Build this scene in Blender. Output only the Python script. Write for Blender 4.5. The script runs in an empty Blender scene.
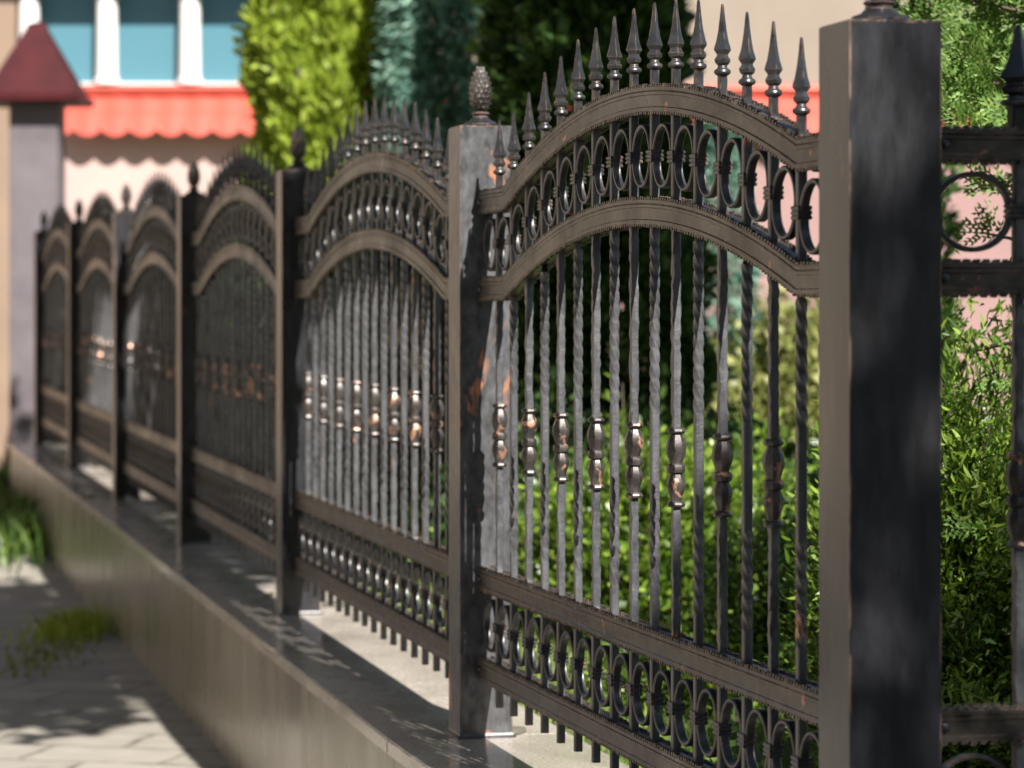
import bpy, bmesh, math, random
import numpy as np
from mathutils import Vector, noise, Matrix
random.seed(7); rng = np.random.default_rng(7)
sc = bpy.context.scene
col = sc.collection
R = math.radians
EYE = 1.13
F = 3000.0
def W(px, py, Y):                       # photo pixel at depth Y -> world point
    return Vector(((px-512)/F*Y, Y, EYE-(py-308)/F*Y))

# ------------------------------------------------------------------ helpers
def link(o, parent=None):
    col.objects.link(o)
    if parent is not None: o.parent = parent
    return o
def tag(o, label=None, cat=None, group=None, kind=None):
    if label: o['label'] = label
    if cat: o['category'] = cat
    if group: o['group'] = group
    if kind: o['kind'] = kind
    return o
def empty(name, loc=(0,0,0), rz=0):
    o = bpy.data.objects.new(name, None); o.empty_display_size = .1
    col.objects.link(o); o.location = loc; o.rotation_euler = (0,0,rz); return o
def copy_tree(o, parent=None):
    c = o.copy(); col.objects.link(c); c.parent = parent
    for ch in list(o.children): copy_tree(ch, c)
    return c
class MB:
    def __init__(s): s.v=[]; s.f=[]
    def add(s, vs, fs):
        n=len(s.v); s.v.extend([tuple(p) for p in vs]); s.f.extend([tuple(i+n for i in q) for q in fs]); return s
    def box(s, x0,x1,y0,y1,z0,z1):
        return s.add([(x0,y0,z0),(x1,y0,z0),(x1,y1,z0),(x0,y1,z0),(x0,y0,z1),(x1,y0,z1),(x1,y1,z1),(x0,y1,z1)],
              [(0,3,2,1),(4,5,6,7),(0,1,5,4),(1,2,6,5),(2,3,7,6),(3,0,4,7)])
    def loft(s, rings, closed_ends=True, loop=False):
        n=len(rings[0]); vs=[p for r in rings for p in r]; fs=[]
        m=len(rings)
        for i in range(m if loop else m-1):
            a=i*n; b=((i+1)%m)*n
            for j in range(n):
                k=(j+1)%n; fs.append((a+j,a+k,b+k,b+j))
        if closed_ends and not loop:
            fs.append(tuple(range(n-1,-1,-1))); fs.append(tuple(range((m-1)*n,m*n)))
        return s.add(vs,fs)
    def tube(s, pts, rads, n=6):
        pts=[Vector(p) for p in pts]; rings=[]
        for i,p in enumerate(pts):
            d=(pts[min(i+1,len(pts)-1)]-pts[max(i-1,0)]).normalized()
            u=d.cross(Vector((0,0,1)));
            if u.length<.05: u=d.cross(Vector((1,0,0)))
            u.normalize(); w=d.cross(u)
            rings.append([p+(u*math.cos(2*math.pi*k/n)+w*math.sin(2*math.pi*k/n))*rads[i] for k in range(n)])
        return s.loft(rings)
    def build(s, name, mat, parent=None, smooth=None, bevel=0):
        me=bpy.data.meshes.new(name); me.from_pydata(s.v,[],s.f); 
        bm=bmesh.new(); bm.from_mesh(me); bmesh.ops.recalc_face_normals(bm, faces=bm.faces)
        if bevel:
            ed=[e for e in bm.edges if len(e.link_faces)==2 and e.calc_face_angle(0)>.5]
            bmesh.ops.bevel(bm, geom=ed, offset=bevel, segments=2, affect='EDGES', clamp_overlap=True)
        bm.to_mesh(me); bm.free(); me.materials.append(mat)
        if smooth is not None:
            me.shade_smooth(); me.set_sharp_from_angle(angle=R(smooth))
        me.update()
        return link(bpy.data.objects.new(name, me), parent)
def lathe(mb, prof, n=20, cx=0, cy=0, power=2.0, rot=0.0):
    rings=[]
    for z,r in prof:
        ring=[]
        for k in range(n):
            a=2*math.pi*k/n; c,s_=math.cos(a),math.sin(a)
            q=1/((abs(c)**power+abs(s_)**power)**(1/power))
            a2=a+rot
            ring.append((cx+r*q*math.cos(a2),cy+r*q*math.sin(a2),z))
        rings.append(ring)
    mb.loft(rings)
def rawmesh(name, verts, faces_n, k, mat, parent=None):
    """verts (N,3) array, faces = consecutive k-gons"""
    me=bpy.data.meshes.new(name)
    me.vertices.add(len(verts)); me.vertices.foreach_set('co', np.asarray(verts,dtype=np.float32).ravel())
    me.loops.add(faces_n*k); me.loops.foreach_set('vertex_index', np.arange(faces_n*k,dtype=np.int32))
    me.polygons.add(faces_n); me.polygons.foreach_set('loop_start', np.arange(0,faces_n*k,k,dtype=np.int32))
    me.polygons.foreach_set('loop_total', np.full(faces_n,k,dtype=np.int32))
    me.update(calc_edges=True); me.validate(); me.materials.append(mat)
    return link(bpy.data.objects.new(name, me), parent)

# ------------------------------------------------------------------ materials
def newmat(name):
    m=bpy.data.materials.new(name); m.use_nodes=True
    nt=m.node_tree; b=nt.nodes['Principled BSDF']; return m,nt,b
def N(nt,t,**kw):
    n=nt.nodes.new(t)
    for k,v in kw.items(): setattr(n,k,v)
    return n
def mixc(nt, fac, a, b):
    m=N(nt,'ShaderNodeMix',data_type='RGBA')
    for sock,v in ((m.inputs[0],fac),(m.inputs[6],a),(m.inputs[7],b)):
        if isinstance(v,bpy.types.NodeSocket): nt.links.new(v,sock)
        elif isinstance(v,(int,float)): sock.default_value=v
        else: sock.default_value=(*v,1)
    return m.outputs[2]
def ramp(nt, src, stops):
    r=N(nt,'ShaderNodeValToRGB'); nt.links.new(src,r.inputs[0])
    while len(r.color_ramp.elements)<len(stops): r.color_ramp.elements.new(.5)
    for e,(p,c) in zip(r.color_ramp.elements,stops):
        e.position=p; e.color=(c,c,c,1) if isinstance(c,(int,float)) else (*c,1)
    return r.outputs[0]
def coords(nt, scale=(1,1,1), obj=True, rand=False):
    tc=N(nt,'ShaderNodeTexCoord'); mp=N(nt,'ShaderNodeMapping'); mp.inputs['Scale'].default_value=scale
    if obj: nt.links.new(tc.outputs['Object'],mp.inputs[0])
    else:
        g=N(nt,'ShaderNodeNewGeometry'); nt.links.new(g.outputs['Position'],mp.inputs[0])
    if rand:
        oi=N(nt,'ShaderNodeObjectInfo'); mu=N(nt,'ShaderNodeMath',operation='MULTIPLY'); mu.inputs[1].default_value=37
        nt.links.new(oi.outputs['Random'],mu.inputs[0]); nt.links.new(mu.outputs[0],mp.inputs['Location'])
    return mp.outputs[0]
def tex(nt, vec, scale, detail=4, rough=.55, dist=0):
    n=N(nt,'ShaderNodeTexNoise'); n.inputs['Scale'].default_value=scale; n.inputs['Detail'].default_value=detail
    n.inputs['Roughness'].default_value=rough; n.inputs['Distortion'].default_value=dist
    nt.links.new(vec,n.inputs['Vector']); return n.outputs[0]
def bump(nt,b,h,strength=.2,dist=.002):
    bp=N(nt,'ShaderNodeBump'); bp.inputs['Strength'].default_value=strength; bp.inputs['Distance'].default_value=dist
    nt.links.new(h,bp.inputs['Height']); nt.links.new(bp.outputs[0],b.inputs['Normal'])

def iron(name, base, copper_t, metallic=.45, rlo=.28, rhi=.5, stretch=(1,1,.35), cscale=22, copper=(.55,.22,.11), bstr=.15, bscale=90, edge=0, spec=.5):
    m,nt,b=newmat(name)
    v=coords(nt,stretch,True,True)
    n1=tex(nt,v,cscale,5,.6,.4)
    mask=ramp(nt,n1,[(copper_t,0),(copper_t+.05,1)])
    n2=tex(nt,v,60,4,.6)
    tone=ramp(nt,n2,[(.3,tuple(c*.5 for c in base)),(.7,tuple(c*1.6 for c in base))])
    cc=mixc(nt,mask,tone,copper)
    if edge:
        bv=N(nt,'ShaderNodeBevel',samples=4); bv.inputs['Radius'].default_value=edge
        gg=N(nt,'ShaderNodeNewGeometry'); dt=N(nt,'ShaderNodeVectorMath',operation='DOT_PRODUCT')
        nt.links.new(bv.outputs[0],dt.inputs[0]); nt.links.new(gg.outputs['Normal'],dt.inputs[1])
        ed=ramp(nt,dt.outputs['Value'],[(.90,1),(.985,0)])
        en=ramp(nt,tex(nt,v,48,4,.7),[(.46,0),(.60,.85)])
        mm=N(nt,'ShaderNodeMath',operation='MULTIPLY'); nt.links.new(ed,mm.inputs[0]); nt.links.new(en,mm.inputs[1])
        cc=mixc(nt,mm.outputs[0],cc,(.42,.27,.20))
    nt.links.new(cc,b.inputs['Base Color'])
    n3=tex(nt,v,7,5,.6)
    nt.links.new(ramp(nt,n3,[(.3,rlo),(.7,rhi)]),b.inputs['Roughness'])
    b.inputs['Metallic'].default_value=metallic; b.inputs['Specular IOR Level'].default_value=spec
    bump(nt,b,tex(nt,coords(nt,(1,1,1),True,True),bscale,4,.6),bstr,.0015)
    return m
M={}
M['post']=iron('post_paint',(.020,.020,.023),.69,.0,.24,.36,(1,1,.3),9,bstr=.15,bscale=30,edge=.003,spec=.6)
M['worn_post']=iron('worn_post_paint',(.10,.10,.105),.585,.4,.26,.42,(1,1,.55),8,copper=(.55,.24,.13),bstr=.15,bscale=30,edge=.004)
M['rail']=iron('rail_iron',(.056,.047,.039),.66,.25,.24,.48,(1,1,1),30,edge=.0018,bstr=.3,bscale=140)
M['bar']=iron('bar_iron',(.058,.058,.062),.67,.0,.34,.5,(1,1,.25),26,bstr=.8,bscale=110,spec=.85)
M['ring']=iron('ring_iron',(.026,.026,.028),.72,.1,.28,.42,(1,1,1),26,edge=.0015,spec=.6)
M['knuckle']=iron('knuckle_copper_worn',(.07,.060,.056),.585,.45,.32,.5,(1,1,1),34,copper=(.5,.27,.18),bstr=.3)
M['cone']=iron('cone_silvered',(.22,.20,.19),.62,.75,.28,.42,(1,1,1),30,copper=(.4,.25,.18))

def leafmat(name, c1, c2, c3, trans=.35, rough=.5):
    m,nt,b=newmat(name)
    g=N(nt,'ShaderNodeNewGeometry')
    r=N(nt,'ShaderNodeValToRGB'); nt.links.new(g.outputs['Random Per Island'],r.inputs[0])
    r.color_ramp.elements.new(.5)
    for e,(p,c) in zip(r.color_ramp.elements,[(0,c1),(.55,c2),(1,c3)]): e.position=p; e.color=(*c,1)
    nt.links.new(r.outputs[0],b.inputs['Base Color']); b.inputs['Roughness'].default_value=rough
    t=N(nt,'ShaderNodeBsdfTranslucent'); 
    hs=N(nt,'ShaderNodeHueSaturation'); hs.inputs['Value'].default_value=1.3; hs.inputs['Hue'].default_value=.485
    nt.links.new(r.outputs[0],hs.inputs['Color']); nt.links.new(hs.outputs[0],t.inputs[0])
    mx=N(nt,'ShaderNodeMixShader'); mx.inputs[0].default_value=trans
    nt.links.new(b.outputs[0],mx.inputs[1]); nt.links.new(t.outputs[0],mx.inputs[2])
    nt.links.new(mx.outputs[0],nt.nodes['Material Output'].inputs[0]); return m
M['lime']=leafmat('lime_leaf',(.20,.29,.03),(.32,.42,.05),(.46,.56,.10),.4)
M['teal']=leafmat('blue_spruce',(.09,.20,.16),(.19,.35,.27),(.34,.52,.41),.35)
M['dark']=leafmat('dark_conifer',(.02,.05,.012),(.045,.10,.022),(.12,.22,.045),.3)
M['thuja']=leafmat('thuja_green',(.06,.13,.02),(.13,.24,.04),(.26,.38,.09),.4)
M['shrub']=leafmat('shrub_leaf',(.025,.06,.008),(.11,.20,.02),(.32,.44,.07),.4,.4)
M['shrub2']=leafmat('deep_shrub_leaf',(.02,.05,.008),(.06,.13,.02),(.20,.30,.05),.35,.4)
M['pale']=leafmat('pale_green_leaf',(.14,.17,.04),(.26,.28,.08),(.38,.38,.14),.3)
M['grass']=leafmat('grass_blade',(.12,.22,.03),(.20,.32,.05),(.3,.42,.09),.4)

def simple(name, c, rough=.7, noise_scale=None, c2=None, metallic=0, bs=.2, bd=.003, spec=None):
    m,nt,b=newmat(name); b.inputs['Roughness'].default_value=rough; b.inputs['Metallic'].default_value=metallic
    if spec is not None: b.inputs['Specular IOR Level'].default_value=spec
    if noise_scale:
        n=tex(nt,coords(nt,(1,1,1),False),noise_scale,6,.6)
        o=N(nt,'ShaderNodeValToRGB'); nt.links.new(n,o.inputs[0])
        o.color_ramp.elements[0].position=.3; o.color_ramp.elements[1].position=.7
        o.color_ramp.elements[0].color=(*c,1); o.color_ramp.elements[1].color=(*(c2 or tuple(x*1.3 for x in c)),1)
        nt.links.new(o.outputs[0],b.inputs['Base Color']); bump(nt,b,n,bs,bd)
    else: b.inputs['Base Color'].default_value=(*c,1)
    return m
M['bark']=simple('bark',(.06,.045,.03),.9,18,(.14,.10,.07),bs=.6,bd=.01)
M['soil']=simple('soil_and_lawn',(.05,.055,.02),.95,5,(.10,.13,.035),bs=.5,bd=.02)
M['earth']=simple('far_ground',(.08,.10,.04),.95,1.5,(.14,.15,.07))
M['pink']=simple('pink_render',(.43,.31,.285),.9,2.5,(.48,.35,.32),bs=.1)
M['beige']=simple('beige_render',(.235,.19,.155),.9,2.5,(.27,.22,.18),bs=.1)
M['tan']=simple('tan_render',(.22,.155,.11),.9,2.5,(.26,.185,.135),bs=.1)
M['dustypink']=simple('dusty_pink_render',(.28,.17,.165),.9,2.5,(.32,.20,.19),bs=.1)
M['white']=simple('white_paint',(.80,.80,.78),.5)
M['redtile']=simple('red_metal_tile',(.52,.062,.038),.65,3,(.60,.08,.05),bs=.05)
M['maroon']=simple('maroon_cap_metal',(.035,.005,.007),.6,6,(.065,.010,.012),metallic=0,bs=.1,spec=.15)
M['pillar']=simple('grey_pillar_render',(.105,.09,.10),.85,4,(.16,.14,.15),bs=.3)
M['chip']=simple('pale_stone_chip',(.12,.11,.09),.85,20)
M['sunspotleaf']=simple('sun_spot_leaf',(.50,.44,.30),.8,30)  # pale colour stands in for the sun spots on the coping
def glassmat():
    m,nt,b=newmat('teal_window_glass'); b.inputs['Base Color'].default_value=(.085,.20,.25,1); b.inputs['Roughness'].default_value=.15; return m
M['glass']=glassmat()
def granite():
    m,nt,b=newmat('polished_granite_coping')
    v=coords(nt,(1,1,1),False)
    n1=tex(nt,v,3.5,5,.6,.5); n2=tex(nt,v,140,3,.7)
    a=mixc(nt,n1,(.42,.37,.32),(.62,.56,.49)); sp=ramp(nt,n2,[(.42,0),(.56,1)])
    c=mixc(nt,.35,a,sp); mu=mixc(nt,sp,(.34,.30,.26),a)
    nt.links.new(mu,b.inputs['Base Color'])
    nt.links.new(ramp(nt,n1,[(.35,.12),(.7,.34)]),b.inputs['Roughness'])
    bump(nt,b,tex(nt,v,25,4,.6),.12,.002); return m
M['granite']=granite()
def wallmat():
    m,nt,b=newmat('stone_wall_cladding')
    v=coords(nt,(1,1,.12),False); v2=coords(nt,(1,1,1),False)
    st=tex(nt,v,7,5,.65); sp=tex(nt,v2,90,4,.7); g=tex(nt,v2,1.2,4,.6)
    a=mixc(nt,st,(.16,.14,.11),(.34,.30,.24)); green=mixc(nt,ramp(nt,g,[(.45,0),(.65,.55)]),a,(.13,.14,.05))
    c=mixc(nt,ramp(nt,sp,[(.35,0),(.65,.35)]),green,(.32,.29,.24))
    nt.links.new(c,b.inputs['Base Color'])
    nt.links.new(ramp(nt,st,[(.3,.2),(.7,.38)]),b.inputs['Roughness'])
    bump(nt,b,sp,.2,.002); return m
M['wall']=wallmat()
def pavemat():
    m,nt,b=newmat('stone_pavers')
    tc=N(nt,'ShaderNodeNewGeometry'); mp=N(nt,'ShaderNodeMapping'); mp.inputs['Rotation'].default_value=(0,0,R(13.4))
    nt.links.new(tc.outputs['Position'],mp.inputs[0])
    br=N(nt,'ShaderNodeTexBrick'); br.inputs['Scale'].default_value=1; br.inputs['Brick Width'].default_value=.36
    br.inputs['Row Height'].default_value=.24; br.inputs['Mortar Size'].default_value=.012; br.inputs['Bias'].default_value=0
    br.inputs['Mortar Smooth'].default_value=.3
    br.inputs['Color1'].default_value=(.31,.28,.24,1); br.inputs['Color2'].default_value=(.22,.20,.17,1); br.inputs['Mortar'].default_value=(.06,.055,.035,1)
    nz=tex(nt,mp.outputs[0],9,6,.7)
    wv=N(nt,'ShaderNodeVectorMath',operation='SCALE'); wv.inputs['Scale'].default_value=.05
    n2=N(nt,'ShaderNodeTexNoise'); n2.inputs['Scale'].default_value=5; nt.links.new(mp.outputs[0],n2.inputs['Vector']); nt.links.new(n2.outputs[1],wv.inputs[0])
    ad=N(nt,'ShaderNodeVectorMath',operation='ADD'); nt.links.new(mp.outputs[0],ad.inputs[0]); nt.links.new(wv.outputs[0],ad.inputs[1])
    nt.links.new(ad.outputs[0],br.inputs['Vector'])
    c=mixc(nt,ramp(nt,nz,[(.3,.1),(.7,.8)]),br.outputs['Color'],(.36,.33,.285))
    nt.links.new(c,b.inputs['Base Color']); b.inputs['Roughness'].default_value=.7
    bump(nt,b,br.outputs['Fac'],-.6,.01); return m
M['pave']=pavemat()

# ------------------------------------------------------------------ layout of the fence
d=Vector((-.2342,.9722,0)); n=Vector((.9722,.2342,0))
COP=EYE-.7586                         # top of coping above the pavement at the corner
def g(y): return .0066*max(0,y-5.28)
P=[Vector((.376,3.339,0)), Vector((-.0915,5.28,0))]
step=Vector((-.4665,1.995,0))
for k in range(5): P.append(P[1]+step*(k+1))
d2=step.normalized(); n2=Vector((d2.y,-d2.x,0))
PA,PW=.052,.0545; QA,QW=.048,.0475
centres=[P[0]+PA*d+PW*n]+[p+QA*d2+QW*n2 for p in P[1:]]
HP=1.081
SL=.1054

# ---- post
def make_post():
    t=empty('fence_post')
    MB().box(-PW,PW,-PA,PA,.0,HP-.001).build('shaft',M['post'],t,smooth=40,bevel=.0009)
    MB().box(-PW+.0016,PW-.0016,-PA+.0016,PA-.0016,HP-.002,HP).build('cap_plate',M['post'],t,smooth=40,bevel=.001)
    # welded skirt at the foot
    q=MB(); q.loft([[(-s-.0025,-s,z),(s+.0025,-s,z),(s+.0025,s,z),(-s-.0025,s,z)] for z,s in ((.0003,.0585),(.0042,.0585),(.0048,.0545),(.0085,.0525))])
    q.build('base_collar',M['bar'],t,smooth=40)
    f=MB(); lathe(f,[(HP,.033),(HP+.004,.034),(HP+.008,.031),(HP+.011,.022),(HP+.017,.015),(HP+.02,.0155),(HP+.023,.019),(HP+.026,.016)],28)
    fin=f.build('finial',M['post'],t,smooth=35)
    # pine cone: staggered scales
    rows=9; per=9; nu=per*10; nv=rows*9; H=.082
    rings=[]
    for i in range(nv+1):
        v=i/nv; z=HP+.024+H*v
        base=.0268*(math.sin(math.pi*min(1,(v*.93+.045)))**.62)*(1-.28*v)
        if v<.12: base*= .72+.28*(v/.12)
        row=v*rows; ri=int(row); fr=row-ri
        ring=[]
        for j in range(nu):
            a=2*math.pi*j/nu
            ph=(a/(2*math.pi)*per+ (ri%2)*.5)%1
            w=math.sin(math.pi*ph)
            # a scale starts thick at its lower lip and thins upward under the next row
            b=(fr**1.6)*(.35+.65*w**.6)
            r=max(.001,base*.90+.0092*b*(1-.45*v)-.0034*(1-fr)*(1-w))
            ring.append((r*math.cos(a),r*math.sin(a),z+.002*w*fr))
        rings.append(ring)
    c=MB(); c.loft(rings); c.build('pine_cone',M['cone'],fin,smooth=60)
    return t

# ---- panel (local: x along the panel, y towards the garden, z above coping)
OZ=.7586
X0,X1,PC=0.0,18*SL,.9485
def arch(x,E,Rr):
    h=PC-.19; q=(x-PC)/h
    return E+OZ+(Rr*(1-q*q) if abs(q)<1 else 0)
A1=lambda x:arch(x,.186,.113)
A2=lambda x:arch(x,.034,.105)
RA=-.4755+OZ; RB=-.6345+OZ; HB=-.692+OZ
HH=.0185; DD=.0145
def make_rail(name,fn,parent,seed):
    rnd=random.Random(seed)
    xs=[X0-.0,.04,.09,.14,.17,.185,.19,.195,.21]+[.21+(1.687-.21)*i/60 for i in range(1,60)]+[1.687,1.702,1.707,1.712,1.73,1.78,1.84,X1]
    sec=[(-DD+.003,-HH),(-DD,-HH+.0015),(-DD,-HH+.0065),(-DD+.0018,-HH+.008),(-DD+.0018,HH-.0135),(-DD,HH-.012),(-DD,HH-.0085),(-DD+.0015,HH-.0075),(-DD,HH-.006),(-DD,HH-.0015),(-DD+.003,HH)]
    sec=sec+[(-y,z) for y,z in reversed(sec)]
    rings=[]
    for i,x in enumerate(xs):
        a=max(X0,x-.004); b_=min(X1,x+.004); t=Vector((b_-a,0,fn(b_)-fn(a))).normalized(); up=Vector((-t.z,0,t.x))
        k=1/max(.6,1)
        rings.append([Vector((x,y,fn(x)))+up*z*k for y,z in sec])
    m=MB(); m.loft(rings)
    # stamped teeth along the four edges
    x=.006
    while x<X1-.006:
        t=Vector((.008,0,fn(min(X1,x+.004))-fn(max(0,x-.004)))).normalized(); up=Vector((-t.z,0,t.x)); o=Vector((x,0,fn(x)))
        for sy in (-1,1):
            for sz in (-1,1):
                L=.0036+rnd.uniform(-.0005,.0005); hh=.0030+rnd.uniform(-.0008,.0009)
                y0=sy*(DD-.0062); y1=sy*(DD-.0012+rnd.uniform(0,.0008))
                sk=.0022*sz
                q=[]
                for zz,sh,l in ((HH-.001,0,L),(HH+hh,sk,L*.62)):
                    for (tx,yy) in ((-l,y0),(l,y0),(l,y1),(-l,y1)):
                        q.append(o+t*(tx+sh)+up*(zz*sz)+Vector((0,yy,0)))
                m.add(q,[(0,3,2,1),(4,5,6,7),(0,1,5,4),(1,2,6,5),(2,3,7,6),(3,0,4,7)])
        x+=.0112/max(1,1)*abs(t.x)
    return m.build(name,M['rail'],parent,smooth=28)
def sq(x,z,h,rot=0,jit=None):
    c=.24  # chamfered square, 8 points
    pts=[]
    for (a,b) in ((1,1-c),(1-c,1),(-1+c,1),(-1,1-c),(-1,-1+c),(-1+c,-1),(1-c,-1),(1,-1+c)):
        px,py=a*h,b*h
        if jit: px+=jit.uniform(-.0013,.0009)*(1 if a>0 else -1); py+=jit.uniform(-.0013,.0009)*(1 if b>0 else -1)
        pts.append((x+px*math.cos(rot)-py*math.sin(rot), px*math.sin(rot)+py*math.cos(rot), z))
    return pts
def make_bar(i,panel):
    x=i*SL; jr=random.Random(100+i); h=.0060
    b=MB(); zt=A1(x)+HH; za=A2(x)-HH
    lev=[]
    def plain(z0,z1): lev.extend([(z0,0,None),(z1,0,None)])
    def twist(z0,z1):
        q=max(2,round((z1-z0)/.0215)); nst=q*10
        for k in range(nst+1):
            lev.append((z0+(z1-z0)*k/nst, math.pi/2*q*k/nst, None))
    def hammer(z0,z1):
        k=max(3,round((z1-z0)/.0085))
        for j in range(k+1): lev.append((z0+(z1-z0)*j/k, 0, jr))
    plain(HB,RA+HH)
    if i%2==0:
        twist(OZ-.415,OZ-.285); plain(OZ-.2849,OZ-.1471); twist(OZ-.147,za-.012)
    else:
        hammer(RA+HH+.002,OZ-.272); plain(OZ-.271,OZ-.169); hammer(OZ-.168,za-.004)
    plain(za,zt)
    b.loft([sq(x,z,h,-r,j) for z,r,j in lev])
    bar=b.build('baluster',M['bar'],panel,smooth=24); bar.location=(jr.uniform(-.0008,.0008),0,jr.uniform(-.0015,.0012))
    if i%2: bar['label']='hammered bar with a double knuckle'
    else: bar['label']='twisted bar with a plain middle'
    if i%2:
        k=MB(); zc=OZ-.2205
        pr=[(-.056,.0062),(-.055,.0115),(-.052,.0128),(-.049,.0115),(-.047,.0078),(-.042,.0083),(-.034,.0108),(-.026,.0127),(-.019,.0125),(-.012,.0095),(-.009,.0085),
            (-.0075,.0118),(-.004,.0126),(0,.0126),(.003,.0118),(.005,.0086),(.010,.0098),(.018,.0128),(.026,.0138),(.034,.0128),(.041,.0098),(.046,.008),(.0475,.0115),(.050,.0130),(.053,.012),(.056,.0062)]
        lathe(k,[(zc+z,r*1.03) for z,r in pr],8,x,0,2.0,math.pi/8)
        k.build('knuckle',M['knuckle'],bar,smooth=33)
    # spear point
    s=MB(); L=[]
    def r4(z,r,rot):
        return [(x+r*math.cos(rot+k*math.pi/4+ (0)), r*math.sin(rot+k*math.pi/4), z) if k%2==0 else
                (x+r*.76*math.cos(rot+k*math.pi/4), r*.76*math.sin(rot+k*math.pi/4), z) for k in range(8)]
    z0=zt-.004
    s.loft([sq(x,z0,.0058),sq(x,z0+.028,.0055),sq(x,z0+.030,.0062)])
    lathe(s,[(z0+.028,.006),(z0+.031,.0105),(z0+.0335,.0114),(z0+.036,.0105),(z0+.0385,.0068),(z0+.042,.006)],16,x,0)
    s.loft([r4(z0+a_,b_,0) for a_,b_ in ((.038,.0052),(.0415,.0060),(.0455,.0102),(.0500,.0112),(.0540,.0082),(.0565,.0078),(.0625,.0120),(.065,.0116),(.074,.0086),(.088,.0060),(.105,.0038),(.119,.0024),(.1225,.0019),(.1238,.0006))])
    s.build('spear_point',M['ring'],bar,smooth=22)
    # wrapped collars that clamp the rings to the bar
    for zc in ((A1(x)+A2(x))/2,(RA+RB)/2):
        c=MB(); c.box(x-.0118,x+.0118,-.0082,.0082,zc-.0086,zc+.0086)
        for o in (-.0060,0,.0060): 
            rr=[]
            for (yy,ee) in ((0,0),): pass
            c.loft([[(x-a,-bb,zc+o+dz),(x+a,-bb,zc+o+dz),(x+a,bb,zc+o+dz),(x-a,bb,zc+o+dz)] for dz,a,bb in ((-.0026,.0119,.0083),(-.0013,.0132,.0094),(.0013,.0132,.0094),(.0026,.0119,.0083))])
        c.build('collar',M['ring'],bar,smooth=30)
def make_panel(name='iron_fence'):
    t=empty(name)
    make_rail('arched_rail',A1,t,1); make_rail('arched_rail',A2,t,2)
    make_rail('bottom_rail',lambda x:RA,t,3); make_rail('bottom_rail',lambda x:RB,t,4)
    for i in range(1,18): make_bar(i,t)
    ringmesh=None
    for i in range(18):
        x=(i+.5)*SL
        for zc in ((A1(x)+A2(x))/2,(RA+RB)/2):
            if ringmesh is None:
                m=MB(); ro,ri,dp=.0462,.0402,.0060
                sec=[(ri,-dp+.0015),(ri+.0015,-dp),(ro-.0015,-dp),(ro,-dp+.0015),(ro,dp-.0015),(ro-.0015,dp),(ri+.0015,dp),(ri,dp-.0015)]
                m.loft([[(r*math.cos(a),y,r*math.sin(a)) for r,y in sec] for a in [2*math.pi*k/48 for k in range(48)]],loop=True)
                o=m.build('ring',M['ring'],t,smooth=30); ringmesh=o.data
            else: o=link(bpy.data.objects.new('ring',ringmesh),t)
            o.location=(x,0,zc)
    for x0,x1 in ((-.001,.010),(X1-.010,X1+.001)): pass
    # bolts that fix the rails to the posts
    for zc in (A1(0),A2(0),RA,RB):
        for x in (.016,X1-.016):
            b=MB()
            rg=[[(x+r*math.cos(2*math.pi*k/14),-DD+.001-y,zc+r*math.sin(2*math.pi*k/14)) for k in range(14)] for y,r in ((0,.0058),(.0025,.0056),(.0042,.0038),(.0046,.0012))]
            b.loft(rg); b.build('bolt',M['ring'],t,smooth=50)
    return t

post0=make_post(); panel0=make_panel()
postlab=['tall black square corner post standing closest, dark face towards the viewer',
 'black square post with orange worn patches and a sharp silvery pine cone on top',
 'soft-focus dark post, next one beyond the orange-patched post',
 'blurred dark post whose pine cone stands out against the pink wall under the awning',
 'blurred fence post third from the far end of the row',
 'blurred fence post second from the far end of the row',
 'farthest and smallest fence post, just in front of the grey gate pillar']
panlab=['closest arched panel in sharp focus between corner post and orange-patched post',
 'slightly blurred sunlit arched panel just beyond the orange-patched post',
 'dark blurred arched panel in tree shade, third panel from the corner post',
 'dark blurred arched panel in tree shade, fourth panel from the corner post',
 'small blurred arched panel, second from the far end',
 'smallest blurred arched panel at the far end beside the gate pillar']
for k,c in enumerate(centres):
    o=post0 if k==0 else copy_tree(post0)
    o.location=(c.x,c.y,COP+g(P[k].y)); dd=d if k<1 else d2
    o.rotation_euler=(0,0,math.atan2(-dd.x,dd.y)+ (0 if k==0 else random.choice((0,1,2,3))*math.pi/2*0))
    if k: o.scale=(QW/PW,QA/PA,1)
    if k==1:
        for ch in o.children:
            if ch.name.startswith('shaft'): ch.data=ch.data.copy(); ch.data.materials[0]=M['worn_post']
    tag(o,postlab[k],'fence post','posts of the wrought iron fence')
for k in range(6):
    # from post k+1 (near face) towards post k (far face)
    a=centres[k+1]; b=centres[k]; u=(b-a).normalized(); 
    s=a+u*QA; L=(b-a).length-QA-(PA if k==0 else QA)
    o=panel0 if k==0 else copy_tree(panel0)
    off=Vector((-u.y,u.x,0))*(-.002)
    za=COP+g(P[k+1].y); zb=COP+g(P[k].y)
    o.location=(s.x+off.x,s.y+off.y,za); o.rotation_mode='XYZ'
    o.rotation_euler=(0,math.atan2(za-zb,L),math.atan2(u.y,u.x)); o.scale=(L/X1,1,1)
    if k:
        for ch in o.children:
            if ch.name.startswith(('baluster','ring')): ch.location.x+=random.uniform(-.0008,.0008); ch.location.z+=random.uniform(-.0012,.0012)
    tag(o,panlab[k],'iron fence','arched wrought iron fence panels')
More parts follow.
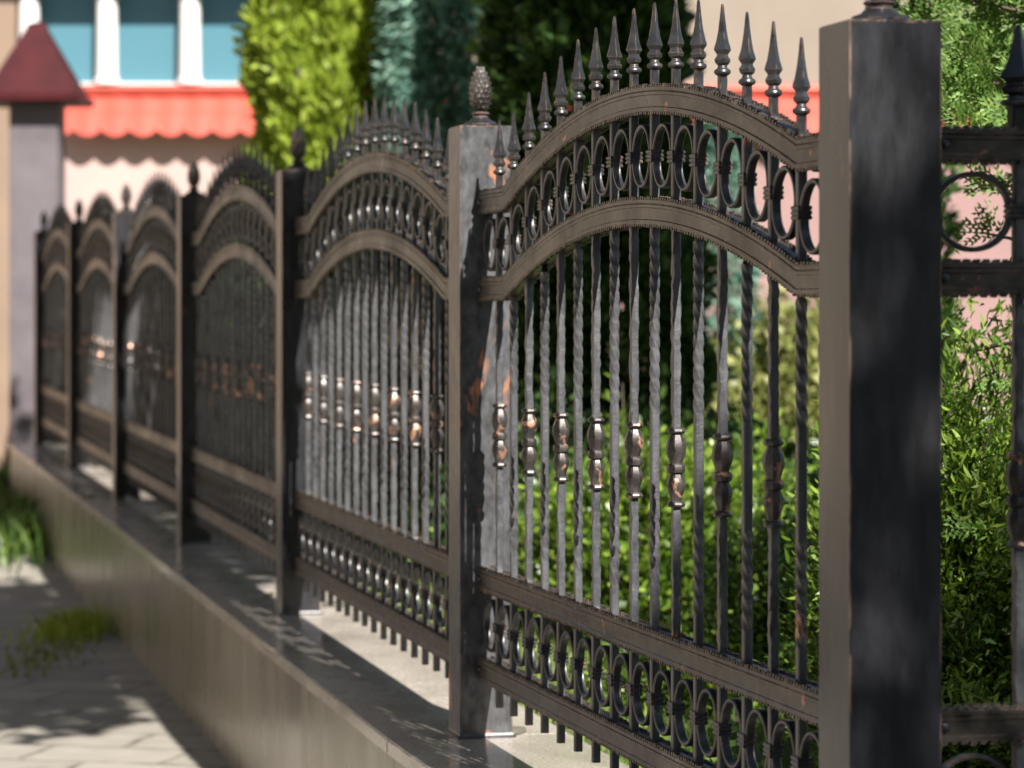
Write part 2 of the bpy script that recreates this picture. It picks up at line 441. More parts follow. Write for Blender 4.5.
# section turning the corner to the right
o=copy_tree(panel0); s=centres[0]+n*PW
o.location=(s.x+n.x*.001,s.y+n.y*.001,COP); o.scale=(1.07,1.07,1); o.rotation_euler=(0,0,math.atan2(n.y,n.x))
bar1=[c for c in o.children if c.name.startswith('baluster')][0]
for c in bar1.children:
    if c.name.startswith('spear_point'): c.scale=(1.75,1.75,1); c.location=(SL*(1-1.75),0,0)
tag(o,'black fence section cut off at the right edge, turning away from the corner post','iron fence','arched wrought iron fence panels')
e=centres[0]+n*(X1*1.07+.11); o=copy_tree(post0); o.location=(e.x,e.y,COP)
tag(o,'black post at the right end of the side fence section, out of frame','fence post','posts of the wrought iron fence')

# ------------------------------------------------------------------ wall under the fence
wl=empty('retaining_wall',(centres[0].x,centres[0].y,0))
tag(wl,'long low stone wall with polished granite coping carrying the black fence','wall')
inv=Vector((-centres[0].x,-centres[0].y,0))
OUT,INN=-.173,.158
def slab(name,mat,a,b,na,nb,o0,o1,z0,z1,bev=.003):
    """strip from centre-line point a to b between offsets o0..o1 along normals; z0,z1 are functions of y"""
    pts=[a+na*o0,b+nb*o0,b+nb*o1,a+na*o1]; pts=[p+inv for p in pts]
    yy=[a.y,b.y,b.y,a.y]
    vs=[(p.x,p.y,z0+g(y)) for p,y in zip(pts,yy)]+[(p.x,p.y,z1+g(y)) for p,y in zip(pts,yy)]
    m=MB(); m.add(vs,[(0,3,2,1),(4,5,6,7),(0,1,5,4),(1,2,6,5),(2,3,7,6),(3,0,4,7)])
    return m.build(name,mat,wl,smooth=40,bevel=bev)
cn=centres[0]-d*.175
end=centres[-1]+d2*.16
js=[cn]+[c+(-.02)*d for c in centres[1:]]+[end]
nn=[n]+[n2]*(len(js)-1); nn[1]=(n+n2).normalized()
gap=.0015
for k in range(len(js)-1):
    u=(js[k+1]-js[k]).normalized()
    slab('coping_slab',M['granite'],js[k]+u*gap,js[k+1]-u*gap,nn[k],nn[k+1],OUT,INN,COP-.028,COP)
    slab('wall_block',M['wall'],js[k]+u*.0005,js[k+1]-u*.0005,nn[k],nn[k+1],OUT+.012,INN-.012,-.12,COP-.0282,.001)
# return leg
a=centres[0]+n*(INN+.002); b=centres[0]+n*(X1+.35)
nd=d
slab('coping_slab',M['granite'],a,b,nd,nd,-.175,.158,COP-.028,COP)
slab('wall_block',M['wall'],a-n*.013,b,nd,nd,-.163,.146,-.12,COP-.0282,.001)

# small stone chips lying on the coping
def chip(px,py,w,l,h,rot,lab):
    Y=(OZ)*F/(py-308)
    for _ in range(5): Y=(EYE-COP-g(Y))*F/(py-308)
    p=W(px,py,Y); m=MB(); r_=random.Random(px)
    top=[];bot=[]
    for k in range(7):
        a=2*math.pi*k/7+r_.uniform(-.2,.2); q=r_.uniform(.8,1.1)
        bot.append((w*q*math.cos(a),l*q*math.sin(a),0)); top.append((w*q*.93*math.cos(a),l*q*.93*math.sin(a),h*r_.uniform(.8,1.1)))
    m.loft([bot,top]); o=m.build('stone_chip',M['chip'],None,smooth=30,bevel=.001)
    o.location=(p.x,p.y,COP+g(Y)+.0005); o.rotation_euler=(0,0,rot); tag(o,lab,'stone','loose stone pieces on the coping')
chip(508,733,.036,.03,.010,.3,'flat pale stone piece on coping right behind the orange-patched post')
chip(336,606,.05,.03,.010,.9,'flat pale stone piece on the sunlit coping under the second panel')

def leaf_spot(px,py,rot,sz):  # pale leaf shapes laid where sun spots fall on the coping
    Y=OZ*F/(py-308)
    for _ in range(5): Y=(EYE-COP-g(Y))*F/(py-308)
    p=W(px,py,Y); m=MB(); V=[]
    for i in range(7):
        u=i/6; w=math.sin(math.pi*u)**.8*sz*.42+.0006; z=.012*(u-.5)**2+.002
        V+= [(u*sz-sz/2,-w,z+.006),(u*sz-sz/2,0,z),(u*sz-sz/2,w,z+.007)]
    m.v=V
    for i in range(6):
        for j in range(2): a=i*3+j; m.f.append((a,a+3,a+4,a+1))
    o=m.build('sun_spot_leaf',M['sunspotleaf'],None,smooth=60); o.location=(p.x,p.y,COP+g(Y)+.001); o.rotation_euler=(0,0,rot)
    tag(o,'small pale leaf shape standing in for a sun spot on the coping near the far posts','leaf','leaf shapes at the sun spots on the coping')
for a_ in ((97,466,.3,.05),(150,502,1.2,.05),(170,524,2.2,.06),(268,598,.9,.05),(88,497,2.7,.08)): leaf_spot(*a_)
# ------------------------------------------------------------------ ground
def sheet(name,mat,pts,z,kind='structure'):
    m=MB(); m.add([(x,y,zz) for x,y,zz in pts],[tuple(range(len(pts)))]); o=m.build(name,mat); tag(o,kind=kind); return o
m=MB(); S=400
m.add([(-S,-S,-.06),(S,-S,-.06),(S,S,-.06),(-S,S,-.06)],[(0,1,2,3)])
tag(m.build('ground',M['earth']),kind='structure')
# pavement (left of and in front of the wall)
def fl(y): # wall centre line x at y
    return centres[1].x+(y-centres[1].y)*(-.2338)
m=MB()
ys=[-8,0,3,5.28,10,15,19.2]
vs=[];fs=[]
for y in ys: vs+= [(-8.2,y,g(y)),(fl(y) if y>3.3 else 6,y,g(y))]
for i in range(len(ys)-1): fs.append((2*i,2*i+1,2*i+3,2*i+2))
m.add(vs,fs); tag(m.build('pavement',M['pave']),kind='structure')
# raised garden bed behind the wall
m=MB(); GZ=COP-.05
q0=centres[0]+n*INN*0.9+d*.14; 
ys=[5.28,10,15,19.9]
line=[(q0.x,q0.y)]+[(fl(y)+.14,y) for y in ys]
pr=centres[0]+n*9+d*.14
vs=[]
top=[(x,y,GZ+g(y)) for x,y in line]+[(pr.x,19.9,GZ+g(19.9)),(pr.x,pr.y,GZ)]
bot=[(x,y,-.1) for x,y,z in top]
k=len(top); m.add(top+bot,[tuple(range(k))]+[(i,(i+1)%k,k+(i+1)%k,k+i) for i in range(k)])
tag(m.build('garden_bed',M['soil']),kind='structure')

# ------------------------------------------------------------------ foliage
def unit(a): return a/np.maximum(1e-9,np.linalg.norm(a,axis=1,keepdims=True))
def leaves(pts, axis, size, aspect=.45, jitter=.6, fold=True):
    """six-corner leaf shapes: axis = growth direction"""
    n_=len(pts); ax=unit(axis+rng.normal(0,jitter,(n_,3))); up=unit(np.cross(ax,rng.normal(0,1,(n_,3)))); 
    s=(size*rng.uniform(.6,1.3,(n_,1))); w=up*s*aspect*.5
    nr=np.cross(ax,up)*s*.10
    p0=pts; p1=pts+ax*s*.35+w+nr; p2=pts+ax*s*.7+w*.75+nr; p3=pts+ax*s; p4=pts+ax*s*.7-w*.75+nr; p5=pts+ax*s*.35-w+nr
    return np.stack([p0,p1,p2,p3,p4,p5],axis=1).reshape(-1,3)
def lump(th,h,seed,f=2.2,fh=3.0):
    return np.array([noise.noise(Vector((math.cos(a)*f+seed,math.sin(a)*f,z*fh))) for a,z in zip(th,h)])
def conifer(name,x,y,base,H,r,count,mat,size,label,cat,prof,seed,outward=.5,upw=.9,aspect=.4,lumpy=.35,group=None,jitter=.45):
    t=empty(name,(x,y,base)); tag(t,label,cat,group)
    tr=MB(); tr.tube([(0,0,-.05),(.02,.01,H*.3),(0,0,H*.65),(0.01,0,H*.95)],[r*.14+.02,r*.1+.015,r*.06+.008,.004],8)
    for k in range(10):
        a=random.uniform(0,6.28); z=H*random.uniform(.12,.7); rr=r*.6
        tr.tube([(0,0,z),(rr*.5*math.cos(a),rr*.5*math.sin(a),z+.08*H*.5),(rr*math.cos(a),rr*math.sin(a),z+.16*H*.5)],[.014,.009,.003],5)
    tr.build('trunk',M['bark'],t,smooth=60)
    v=rng.uniform(0.02,1,count); th=rng.uniform(0,2*math.pi,count)
    rad=np.array([prof(q) for q in v])*r
    L=lump(th,v*H/(r*2),seed,2.2,2.2)+.5*lump(th,v*H/(r*2),seed+9,5,5)
    depth=1-np.abs(rng.normal(0,.16,count)); rr=rad*(1+lumpy*L)*np.clip(depth,.1,1.1)
    pts=np.stack([rr*np.cos(th),rr*np.sin(th),v*H],axis=1)
    ax=np.stack([outward*np.cos(th),outward*np.sin(th),np.full(count,upw)],axis=1)
    vv=leaves(pts,ax,size,aspect,jitter)
    rawmesh('crown',vv,count,6,mat,t); return t
full=lambda v: min(1,(v/.15)**.5)*(1 if v<.6 else max(.03,(1-(v-.6)/.4))**.6)
cone=lambda v: (min(1,v/.08)**.5)*max(.02,1-v)**.7
x,y=(338-512)/F*12,12
conifer('golden_thuja',x,y,GZ+g(y),3.0,.35,46000,M['lime'],.06,'lime green dense thuja rising behind the second and third fence panels','tree',full,1,group=None)
x,y=(462-512)/F*11.5,11.5
conifer('blue_spruce',x,y,GZ+g(y),3.3,.30,52000,M['teal'],.07,'blue-green conifer between the lime thuja and the dark tree','tree',lambda v:full(v)*.95,4,.9,-.5,.18,.3)
x,y=(588-512)/F*9.3,9.3
conifer('dark_conifer',x,y,GZ+g(y),3.2,.262,70000,M['dark'],.05,'very dark green conifer filling the view behind the arched panel','tree',lambda v:full(v)*(1.45-.8*v),7,.7,.5,.4,.4)
x,y=(722-512)/F*11.5,11.5
conifer('blue_spruce',x,y,GZ+g(y),1.55,.11,6000,M['teal'],.06,'slim blue-green young conifer seen between bars in front of pink wall','tree',full,14,.9,-.3,.2,.3)
x,y=(522-512)/F*10.5,10.5
conifer('green_thuja',x,y,GZ+g(y),3.0,.13,9000,M['thuja'],.05,'slim mid green thuja between the blue conifer and the dark tree','tree',full,17,.5,.9,.4,.4)
# broad shade trees standing just outside the frame
def broadleaf(name,trunk,crown_c,rad,count,mat,size,label,seed,nb=9):
    t=empty(name,(trunk[0],trunk[1],0)); tag(t,label,'tree')
    rnd=random.Random(seed); cx,cy,cz=[crown_c[i]-(trunk[i] if i<2 else 0) for i in range(3)]
    m=MB(); fork=Vector((cx*.35,cy*.35,cz*.55))
    m.tube([(0,0,-.1),(cx*.08,cy*.08,cz*.2),(cx*.2,cy*.2,cz*.4),fork],[.17,.13,.11,.095],10)
    cl=[]
    for k in range(nb):
        e=Vector((cx+rad[0]*rnd.uniform(-.8,.8),cy+rad[1]*rnd.uniform(-.8,.8),cz+rad[2]*rnd.uniform(-.6,.75)))
        mid=fork.lerp(e,.5)+Vector((rnd.uniform(-.2,.2),rnd.uniform(-.2,.2),.15)); m.tube([fork,mid,e],[.06,.035,.01],6)
        for q in range(6):
            e2=e+Vector((rnd.uniform(-.6,.6),rnd.uniform(-.6,.6),rnd.uniform(-.3,.4))); m.tube([mid.lerp(e,.6),e2],[.015,.004],4); cl.append(e2)
    m.build('trunk',M['bark'],t,smooth=60)
    u=rng.normal(0,1,(count,3)); u=unit(u)*(rng.uniform(0,1,(count,1))**(1/2.4))
    pts=u*np.array(rad)+np.array([cx,cy,cz])
    keep=np.array([noise.noise(Vector(p)*1.5+Vector((seed,0,0)))>-.25 for p in pts]); pts=pts[keep]
    vv=leaves(pts,rng.normal(0,1,(len(pts),3)),size,.6,.5)
    rawmesh('crown',vv,len(pts),6,mat,t)
broadleaf('street_tree',(-2.3,5.2),(-.75,5.3,4.4),(2.0,2.0,1.3),26000,M['thuja'],.13,'street tree beside the pavement whose shade falls on the farther panels',3)
broadleaf('street_tree',(-2.9,10.2),(-1.95,9.85,4.9),(1.85,3.1,1.3),25000,M['thuja'],.13,'second street tree farther up the pavement, shading the far end',5)
broadleaf('added_garden_tree',(2.9,6.9),(1.75,5.9,4.6),(1.1,1.1,1.1),5000,M['thuja'],.12,'garden tree added outside the right edge to shade the dark conifer',8)  # unseen tree added to keep sun off the dark conifer
broadleaf('corner_tree',(4.6,-2.2),(3.85,-1.7,5.15),(1.9,1.9,1.55),15000,M['thuja'],.14,'tree behind the viewer whose shade dapples the corner post',11)

# leafy shrubs: twigs with rosettes of leaves
def shrub(name,c,rad,twigs,per,mat,size,label,seed,group=None,aspect=.5,cat='shrub',up=.8):
    t=empty(name,c); tag(t,label,cat,group); r_=np.random.default_rng(seed)
    m=MB(); P_=[];A_=[]
    for k in range(twigs):
        dr=r_.normal(0,1,3); dr[2]=abs(dr[2])*up+.25; dr/=np.linalg.norm(dr)
        s=r_.uniform(.55,1.05); tip=dr*np.array(rad)*s*(1+.25*noise.noise(Vector(dr)*3+Vector((seed,0,0))))
        mid=tip*.5+r_.normal(0,.03,3); mid[2]=abs(mid[2])
        if k<90: m.tube([(0,0,0),tuple(mid),tuple(tip)],[.006,.004,.0015],4)
        u=r_.uniform(.55,1.03,per)[:,None]
        q=mid*(1-u)+tip*u + r_.normal(0,size*.9,(per,3)); q[:,2]=np.maximum(q[:,2],.005)
        P_.append(q); A_.append(np.tile(dr,(per,1)))
    pts=np.concatenate(P_); ax=np.concatenate(A_)
    m.build('stem',M['bark'],t); vv=leaves(pts,ax,size,aspect,.7); rawmesh('foliage',vv,len(pts),6,mat,t); return t
def ground_at(px,Y): return ((px-512)/F*Y,Y,GZ+g(Y))
shrub('leafy_shrub',ground_at(640,7.2),(.36,.4,.52),330,26,M['shrub'],.028,'bright green leafy shrub behind the middle of the closest panel',21)
shrub('leafy_shrub',ground_at(735,7.6),(.34,.4,.50),300,26,M['shrub'],.028,'bright green shrub just right of the brightest shrub, behind the twisted bars',22)
shrub('leafy_shrub',ground_at(560,8.0),(.3,.35,.38),230,24,M['shrub2'],.028,'low green shrub behind the left bars of the closest panel',23)
shrub('leafy_shrub',ground_at(815,6.2),(.30,.35,.40),420,26,M['shrub2'],.024,'darker green shrub tight against the left side of the corner post',24)
shrub('leafy_shrub',ground_at(690,6.1),(.24,.3,.16),240,24,M['shrub'],.02,'low leafy plant behind the bottom rail rings',25)
shrub('dense_dark_shrub',ground_at(650,8.6),(.8,.35,.50),700,24,M['dark'],.04,'dark dense shrub filling the shade behind the bright leafy shrubs',28)
shrub('leafy_shrub',ground_at(420,10.0),(.4,.5,.40),300,24,M['shrub'],.035,'yellow-green shrub seen through the second panel',26)
shrub('leafy_shrub',ground_at(800,11.5),(.5,.5,.82),700,22,M['pale'],.045,'blurred yellow-green shrub at the foot of the pink wall',27)
# dark clipped hedge running inside the far half of the fence
t=empty('clipped_hedge',(fl(14)+.75,14,GZ)); tag(t,'dark clipped hedge running inside the far half of the fence, below the arches','hedge')
m=MB(); cnt=60000; yy=rng.uniform(-4.6,3.6,cnt); hz_=rng.uniform(0,1.0,cnt); side=rng.choice([-1,1],cnt); top=rng.random(cnt)<.3
xx=yy*-.2338+np.where(top,rng.uniform(-.3,.3,cnt),side*(.28+rng.normal(0,.03,cnt))); hz_=np.where(top,1.0+rng.normal(0,.03,cnt),hz_)
ax=np.stack([np.where(top,0,side),0*yy-.2,np.where(top,1,.5)],1)
rawmesh('foliage',leaves(np.stack([xx,yy,hz_],1),ax,.055,.5,.6),cnt,6,M['dark'],t)
m.loft([[(y*-.2338+a,y,z) for a,z in ((-.22,-.05),(.22,-.05),(.22,.93),(-.22,.93))] for y in (-4.5,3.5)]); m.build('twig_core',M['bark'],t)
# right-hand shrubs and thuja sprays
shrub('evergreen_shrub',ground_at(960,5.0),(.30,.33,.80),1000,44,M['shrub'],.024,'fine-leaved evergreen shrub right of the corner post',31,aspect=.24)
shrub('evergreen_shrub',ground_at(1075,5.3),(.30,.36,.80),900,44,M['shrub'],.024,'fine-leaved lighter shrub at the right edge behind the side section',32,aspect=.24)

def spray(V,base,dirn,L,plane,rnd):
    """flat thuja fan made of scale-leaf segments"""
    dirn=dirn.normalized(); side=dirn.cross(plane).normalized()
    nseg=int(L/.011)
    p=base.copy(); dr=dirn.copy()
    for i in range(nseg):
        f=i/nseg; dr=(dr+plane*rnd.uniform(-.06,.06)-Vector((0,0,.02))).normalized(); p2=p+dr*.011
        V.append((p,p2,.0032*(1-.5*f)))
        for sg in (-1,1):
            if rnd.random()<.9:
                l=L*.42*math.sin(math.pi*(.12+.8*(1-f)))*rnd.uniform(.6,1.1); sd=(dr*.75+side*sg*.8).normalized()
                q=p2.copy(); ns=max(1,int(l/.009))
                for j in range(ns):
                    q2=q+sd*.009; V.append((q,q2,.0030*(1-.4*j/ns)))
                    if rnd.random()<.8:
                        for s2 in (-1,1):
                            e=(sd*.8+side*s2*.55+dr*.2).normalized(); ll=.014*(1-.4*j/ns)*rnd.uniform(.6,1.2)
                            V.append((q2,q2+e*ll,.0026))
                    q=q2; sd=(sd+dr*.06).normalized()
        p=p2
def thuja_branches(name,root,specs,label,seed,mat,trunkH):
    rnd=random.Random(seed); t=empty(name,tuple(root)); tag(t,label,'tree')
    tr=MB(); tr.tube([(0,0,-.03),(.01,0,trunkH*.4),(0,.01,trunkH)],[.05,.035,.01],8)
    segs=[]
    for (tip,L,k) in specs:
        tip=Vector(tip)-Vector(root); b0=Vector((0,0,max(.1,tip.z-.15))); mid=b0.lerp(tip,.5)+Vector((0,0,.05))
        tr.tube([b0,mid,tip],[.008,.005,.002],5)
        for i in range(k):
            f=rnd.uniform(.3,1); base=mid.lerp(tip,f) if f>.5 else b0.lerp(mid,f*2)
            dr=((tip-b0).normalized()+Vector((rnd.uniform(-.7,.7),rnd.uniform(-.7,.7),rnd.uniform(-.35,.5))))
            pl=Vector((rnd.uniform(-.6,.6),-1,rnd.uniform(-.6,.6))).normalized()
            spray(segs,base,dr,L*rnd.uniform(.6,1.1),pl,rnd)
    tr.build('trunk',M['bark'],t,smooth=60)
    a=np.array([s[0][:] for s in segs]); b=np.array([s[1][:] for s in segs]); w=np.array([s[2] for s in segs])[:,None]
    ax=unit(b-a); sd=unit(np.cross(ax,rng.normal(0,1,ax.shape)+np.array([0,-2.5,0])))*w
    mid=(a+b)/2
    vv=np.stack([a,mid+sd,b+ax*.002,mid-sd],axis=1).reshape(-1,3)
    rawmesh('crown',vv,len(segs),4,mat,t)
root=Vector(ground_at(1120,5.2)); sp=[]; rnd=random.Random(5)
for k in range(26):
    px=rnd.uniform(965,1060); py=rnd.uniform(-60,140); sp.append((tuple(W(px,py,rnd.uniform(4.8,5.4))),.15,5))
for k in range(5):
    sp.append((tuple(W(rnd.uniform(975,1030),rnd.uniform(150,260),rnd.uniform(4.9,5.3))),.08,4))
for k in range(18):
    px=rnd.uniform(1060,1230); py=rnd.uniform(-60,300); sp.append((tuple(W(px,py,rnd.uniform(4.9,5.6))),.11,6))
thuja_branches('thuja',root,sp,'thuja with feathery flat green sprays at the top right beyond the corner post',3,M['thuja'],1.9)
root=Vector(ground_at(925,5.6)); sp=[]
for k in range(10):
    sp.append((tuple(W(rnd.uniform(900,985),rnd.uniform(330,660),rnd.uniform(4.7,5.5))),.09,6))
for k in range(8):
    sp.append((tuple(W(rnd.uniform(960,1060),rnd.uniform(330,640),rnd.uniform(4.6,4.9))),.09,6))
thuja_branches('low_thuja',root,sp,'small low thuja with loose sprays mixed into shrub right of corner post',9,M['thuja'],.8)
# dark tree trunk and hedge behind the corner post
x,y=(912-512)/F*8,8
conifer('dark_conifer',x,y,GZ+g(y),3.0,.10,9000,M['dark'],.04,'narrow dark conifer showing beside the right edge of the corner post','tree',full,27,.6,.6,.4,.4)

# ground cover + grass
def blades(name,pts,h,mat,label=None,cat=None,kind=None,w=.004,lean=.35):
    n_=len(pts); a=rng.uniform(0,6.28,n_); hh=h*rng.uniform(.5,1.2,n_)
    sd=np.stack([np.cos(a),np.sin(a),0*a],1)*w; ln=np.stack([rng.normal(0,lean,n_),rng.normal(0,lean,n_),0*a],1)*hh[:,None]
    up=np.stack([0*a,0*a,hh],1)
    v=np.stack([pts-sd,pts+sd,pts+up*.6+ln*.4+sd*.6,pts+up+ln,pts+up*.6+ln*.4-sd*.6],1).reshape(-1,3)
    o=rawmesh(name,v,n_,5,mat); tag(o,label,cat,None,kind); return o
c_=centres[0]
N_=26000; yy=rng.uniform(4.6,13,N_); xx=np.array([fl(v) for v in yy])+.17+np.abs(rng.uniform(0,3.2,N_))
zz=np.array([GZ+g(v) for v in yy])
blades('garden_grass',np.stack([xx,yy,zz],1),.05,M['grass'],kind='stuff',w=.004,label='short green grass and ground cover in the garden behind the fence',cat='grass')
def tuft(px,py,nb,rx,ry,h,lab,mt='grass'):
    Y=EYE*F/(py-308)
    for _ in range(4): Y=(EYE-g(Y))*F/(py-308)
    p=W(px,py,Y); q=np.stack([p.x+rng.normal(0,rx,nb),p.y+rng.normal(0,ry,nb),np.full(nb,g(Y))],1)
    blades('grass_tuft',q,h,M[mt],lab,'grass',kind='stuff',w=.005,lean=.5)
tuft(76,632,420,.06,.18,.07,'bright grass tuft on the pavement against the foot of the wall','lime')
tuft(46,655,200,.07,.3,.03,'low weedy grass patch beside the bright tuft','pale')
tuft(8,545,1600,.16,.6,.22,'tall green grass at the left edge below the grey pillar','shrub2')
tuft(14,500,1400,.12,.8,.2,'green grass at the foot of the grey pillar','shrub2')
shrub('leafy_shrub',(W(48,440,15.6).x+.05,15.9,COP+g(15.6)-.05),(.10,.12,.45),70,14,M['thuja'],.035,'small green plant poking through the farthest panel',41)

# weeds at the bottom of the near panel
def weed(px,py,Y,nl,size,label,seed,spread=.05):
    p=W(px,py,Y); r_=random.Random(seed); gz=GZ+g(Y)
    t=empty('weed',(p.x,p.y,gz)); tag(t,label,'plant','weeds growing behind the bottom rail')
    st=MB(); lf=MB()
    for k in range(nl):
        a=r_.uniform(0,6.28); tip=Vector((spread*r_.uniform(.2,1.2)*math.cos(a),spread*r_.uniform(.2,1.2)*math.sin(a),(p.z-gz)*r_.uniform(.75,1.15)))
        mid=Vector((tip.x*.3,tip.y*.3,tip.z*.7)); st.tube([(0,0,-.01),mid,tip],[.0016,.0013,.0008],5)
        for q in range(5):
            u=.5+.5*q/4; b=mid.lerp(tip,(u-.5)*2); b2=a+ (2.1*q); dr=Vector((math.cos(b2),math.sin(b2)-.3,r_.uniform(-.2,.5))).normalized()
            sd=dr.cross(Vector((r_.uniform(-.4,.4),-.8,.8))).normalized(); s=size*r_.uniform(.7,1.2)
            V=[b,b+dr*s*.25+sd*s*.3,b+dr*s*.55+sd*s*.34,b+dr*s*.8+sd*s*.16,b+dr*s,b+dr*s*.8-sd*s*.16,b+dr*s*.55-sd*s*.34,b+dr*s*.25-sd*s*.3]
            lf.add(V,[tuple(range(8))])
    st.build('stem',M['grass'],t); lf.build('leaf',M['shrub2'],t)
weed(735,742,4.35,7,.030,'dark green leafy weed in front of the rings near the corner post',1,.07)
weed(560,757,5.15,6,.032,'pale green weed beside the end of the coping near the orange-patched post',2,.09)
# arching compound leaf right of the corner post
t=empty('pinnate_leaf_plant',tuple(W(948,700,4.5))); tag(t,'arching pale green compound leaf low between corner post and right edge','plant')
o0=W(948,700,4.5); st=MB(); lf=MB()
pp=[W(px,py,Y)-o0 for px,py,Y in ((925,735,4.5),(945,688,4.48),(962,690,4.46),(980,698,4.44),(1004,708,4.42))]
st.tube(pp,[.0014]*5,5)
for i in range(1,11):
    u=i/10*4; k=min(3,int(u)); b=pp[k].lerp(pp[k+1],u-k)
    for s in (-1,1):
        dr=Vector((.25,.1*s,.9*s-.1)).normalized(); sd=Vector((.9,-.3,-.2)); L=.017
        lf.add([b,b+dr*L*.3+sd*.0032,b+dr*L*.8+sd*.003,b+dr*L,b+dr*L*.8-sd*.003,b+dr*L*.3-sd*.0032],[(0,1,2,3,4,5)])
gz=GZ-o0.z
st.tube([(pp[0].x,pp[0].y,gz),tuple(pp[0])],[.002,.0015],5)
st.build('stem',M['grass'],t); lf.build('leaflets',M['shrub'],t)

# ------------------------------------------------------------------ gate pillar
t=empty('gate_pillar',(-2.72,17.2,g(17.2))); tag(t,'grey rendered gate pillar with a dark red pyramid cap at the far left','pillar')
MB().box(-.14,.14,-.14,.14,-.05,2.28).build('shaft',M['pillar'],t,smooth=40,bevel=.008)
m=MB(); m.loft([[(-s,-s,z),(s,-s,z),(s,s,z),(-s,s,z)] for z,s in ((2.215,.262),(2.225,.285),(2.262,.285),(2.268,.27))])
m.build('cap_edge',M['maroon'],t,smooth=30)
m=MB(); m.loft([[(-s,-s,z),(s,-s,z),(s,s,z),(-s,s,z)] for z,s in ((2.2685,.262),(2.42,.18),(2.56,.105),(2.64,.062),(2.675,.05),(2.69,.02))])
m.build('cap_roof',M['maroon'],t,smooth=30)

# ------------------------------------------------------------------ house
FY=20.0
hs=empty('house',(0,FY,0)); tag(hs,'pink and beige house with red scalloped awning and teal windows','house')
def hx(px): return (px-512)/F*FY
def hz(py): return EYE-(py-308)/F*FY
za=hz(100)
MB().box(-3.3,hx(420),0,4,-.05,za).build('lower_wall',M['pink'],hs)
MB().box(hx(420)+.001,6.0,.004,4,-.05,za).build('lower_wall',M['dustypink'],hs)
MB().box(hx(290),6.0,.002,4,za+.001,3.9).build('upper_wall',M['beige'],hs)
MB().box(-7,-3.301,-.04,4,-.05,3.9).build('side_wall',M['tan'],hs)
zs=hz(84)
MB().box(-3.3,hx(290),.0021,4,za+.001,zs-.003).build('wall_under_sill',M['pink'],hs)
MB().box(-3.3,hx(290),.9,4,zs,3.9).build('wall_above',M['beige'],hs)
# window band with white round columns
wd=empty('window_band',(0,0,0)); wd.parent=hs
edges=[hx(p) for p in (18,107,190,272,290)]
fr=MB()
fr.box(-3.3,hx(290),.05,.12,zs-.002,zs+.012); fr.box(-3.3,hx(290),.05,.12,3.62,3.7)
fb=fr.build('window_frame',M['white'],wd)
for i in range(4):
    a_,b_=edges[i]+.0,edges[i+1]
    MB().box(a_+.001,b_-.001,.10,.108,zs+.012,3.62).build('pane',M['glass'],wd)
for i,pxc in enumerate((29,107,190,272)):
    cx=hx(pxc); m=MB(); lathe(m,[(zs-.002,.085),(zs+.03,.085),(zs+.04,.072),(3.4,.066),(3.52,.075),(3.55,.09),(3.62,.09)],20,cx,-.0)
    m.build('column',M['white'],wd,smooth=35)
# eave over the window band
m=MB(); m.add([(-4.2,-.62,3.72),(-1.25,-.62,3.72),(-1.25,4,3.72),(-4.2,4,3.72),(-4.2,-.62,3.82),(-1.25,-.62,3.82),(-1.25,1,4.3),(-4.2,1,4.3)],
   [(0,3,2,1),(4,5,6,7),(0,1,5,4),(1,2,6,5),(2,3,7,6),(3,0,4,7)]); m.build('eave',M['redtile'],hs)
MB().box(-6.9,6.1,-.02,4.1,3.9,4.0).build('roof_slab',M['maroon'],hs)
# scalloped awning of tile-pattern metal
per=27.5/F*FY; pr=.17; z1=hz(96); z0_=hz(131); amp=.045
x0,x1=hx(64),hx(1040); cols=int((x1-x0)/per*14)
rows_=8; V=[];
def aw(i,j,off):
    x=x0+(x1-x0)*i/cols; ph=(x-x0)/per*2*math.pi; v=j/rows_
    wave=.5+.5*math.cos(ph)
    z=z1+(z0_-z1)*v - amp*abs(math.cos(ph/2))**.8*(v if j>=rows_-1 else v*.0+0)*(1 if j==rows_ else .5)
    y=-.02-pr*v-.010*wave-.012*(v*3%1)+off
    return (x,y,z+off*.4)
m=MB()
for off in (0,.01):
    for i in range(cols+1):
        for j in range(rows_+1): V.append(aw(i,j,off))
m.v=V; K=(cols+1)*(rows_+1)
for i in range(cols):
    for j in range(rows_):
        a=i*(rows_+1)+j; m.f.append((a,a+rows_+1,a+rows_+2,a+1)); b=a+K; m.f.append((b,b+1,b+rows_+2,b+rows_+1))
    a=i*(rows_+1)+rows_; m.f.append((a,a+rows_+1,a+K+rows_+1,a+K))
an=m.build('awning',M['redtile'],hs,smooth=50)
m=MB(); m.tube([(x0,-.03,hz(90)),(x1,-.03,hz(90))],[.034,.034],14); m.build('ridge_roll',simple('ridge_metal',(.62,.16,.12),.22,metallic=.5),an,smooth=60)

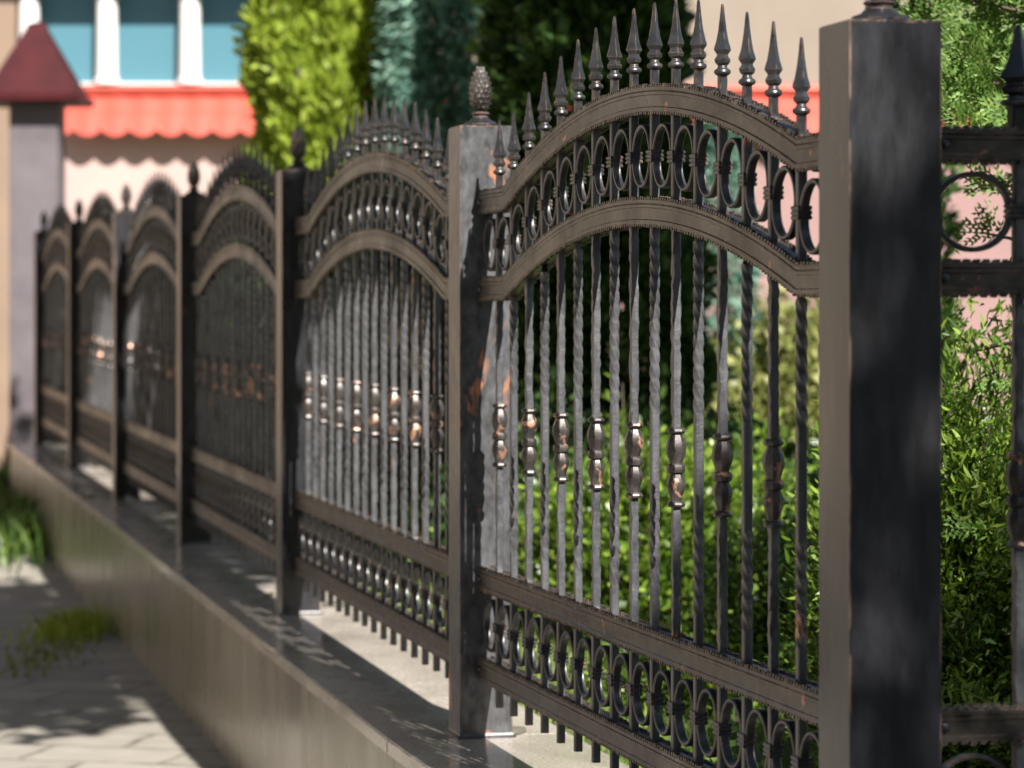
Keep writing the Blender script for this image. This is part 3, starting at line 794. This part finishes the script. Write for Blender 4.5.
# neighbouring tree far behind, so that a sidestep does not open onto nothing
conifer('boundary_tree',7.5,17,0,6,1.6,14000,M['thuja'],.16,'large tree beyond the right side of the garden','tree',full,51)
bl=empty('bounce_building',(-8.2,10,0)); tag(bl,'cream rendered building added across the street to bounce warm light, out of frame','building')  # unseen building added so its cream wall bounces warm light onto the street faces
MB().box(-1,0,-16,9,-.05,5.2).build('wall',simple('cream_render',(.62,.50,.38),.9,2.5),bl)
MB().box(-1.2,.2,-16.2,9.2,5.2,5.4).build('roof',M['maroon'],bl)
for k in range(6):
    y0=-14+k*3.9; MB().box(.002,.03,y0,y0+1.1,1.1,2.7).build('window',M['glass'],bl)

# unseen hedge added behind the viewer to darken what the iron mirrors
t=empty('reflection_hedge',(0,-6.5,0)); tag(t,'tall dark hedge added behind the viewer to darken reflections, out of frame','hedge')
MB().box(-9,9,-.5,.2,-.05,7.0).build('trunk',M['bark'],t)
pts=np.stack([rng.uniform(-9.2,9.2,16000),rng.normal(.35,.12,16000),rng.uniform(0,7.4,16000)],1)
rawmesh('foliage',leaves(pts,np.tile([[0,.6,.6]],(16000,1)),.32,.6,.5),16000,6,M['dark'],t)
# ------------------------------------------------------------------ light
az=Vector((-.366,.931)).normalized(); el=R(42)
sun=bpy.data.lights.new('sun','SUN'); sun.energy=4.9; sun.angle=R(.5); sun.color=(1,.96,.895)
so=bpy.data.objects.new('sun',sun); col.objects.link(so)
dirv=Vector((az.x*math.cos(el),az.y*math.cos(el),-math.sin(el)))
so.rotation_euler=dirv.to_track_quat('-Z','Y').to_euler()
w=bpy.data.worlds.new('World'); sc.world=w; w.use_nodes=True; nt=w.node_tree
sky=nt.nodes.new('ShaderNodeTexSky'); sky.sky_type='NISHITA'; sky.sun_disc=False
sky.sun_elevation=el; sky.sun_rotation=math.atan2(-az.x,-az.y)
bg=nt.nodes['Background']; bg.inputs[1].default_value=.05; nt.links.new(sky.outputs[0],bg.inputs[0])
sc.view_settings.view_transform='Standard'; sc.view_settings.look='None'; sc.view_settings.gamma=1; sc.view_settings.exposure=1.15

# ------------------------------------------------------------------ camera
cam=bpy.data.cameras.new('camera'); co=bpy.data.objects.new('camera',cam); col.objects.link(co); sc.camera=co
co.location=(0,0,EYE); co.rotation_euler=(R(90),0,0)
cam.sensor_width=36; cam.lens=F/1024*36; cam.shift_y=-76/1024; cam.clip_start=.05; cam.clip_end=1500
cam.dof.use_dof=True; cam.dof.focus_distance=4.3; cam.dof.aperture_fstop=6.4
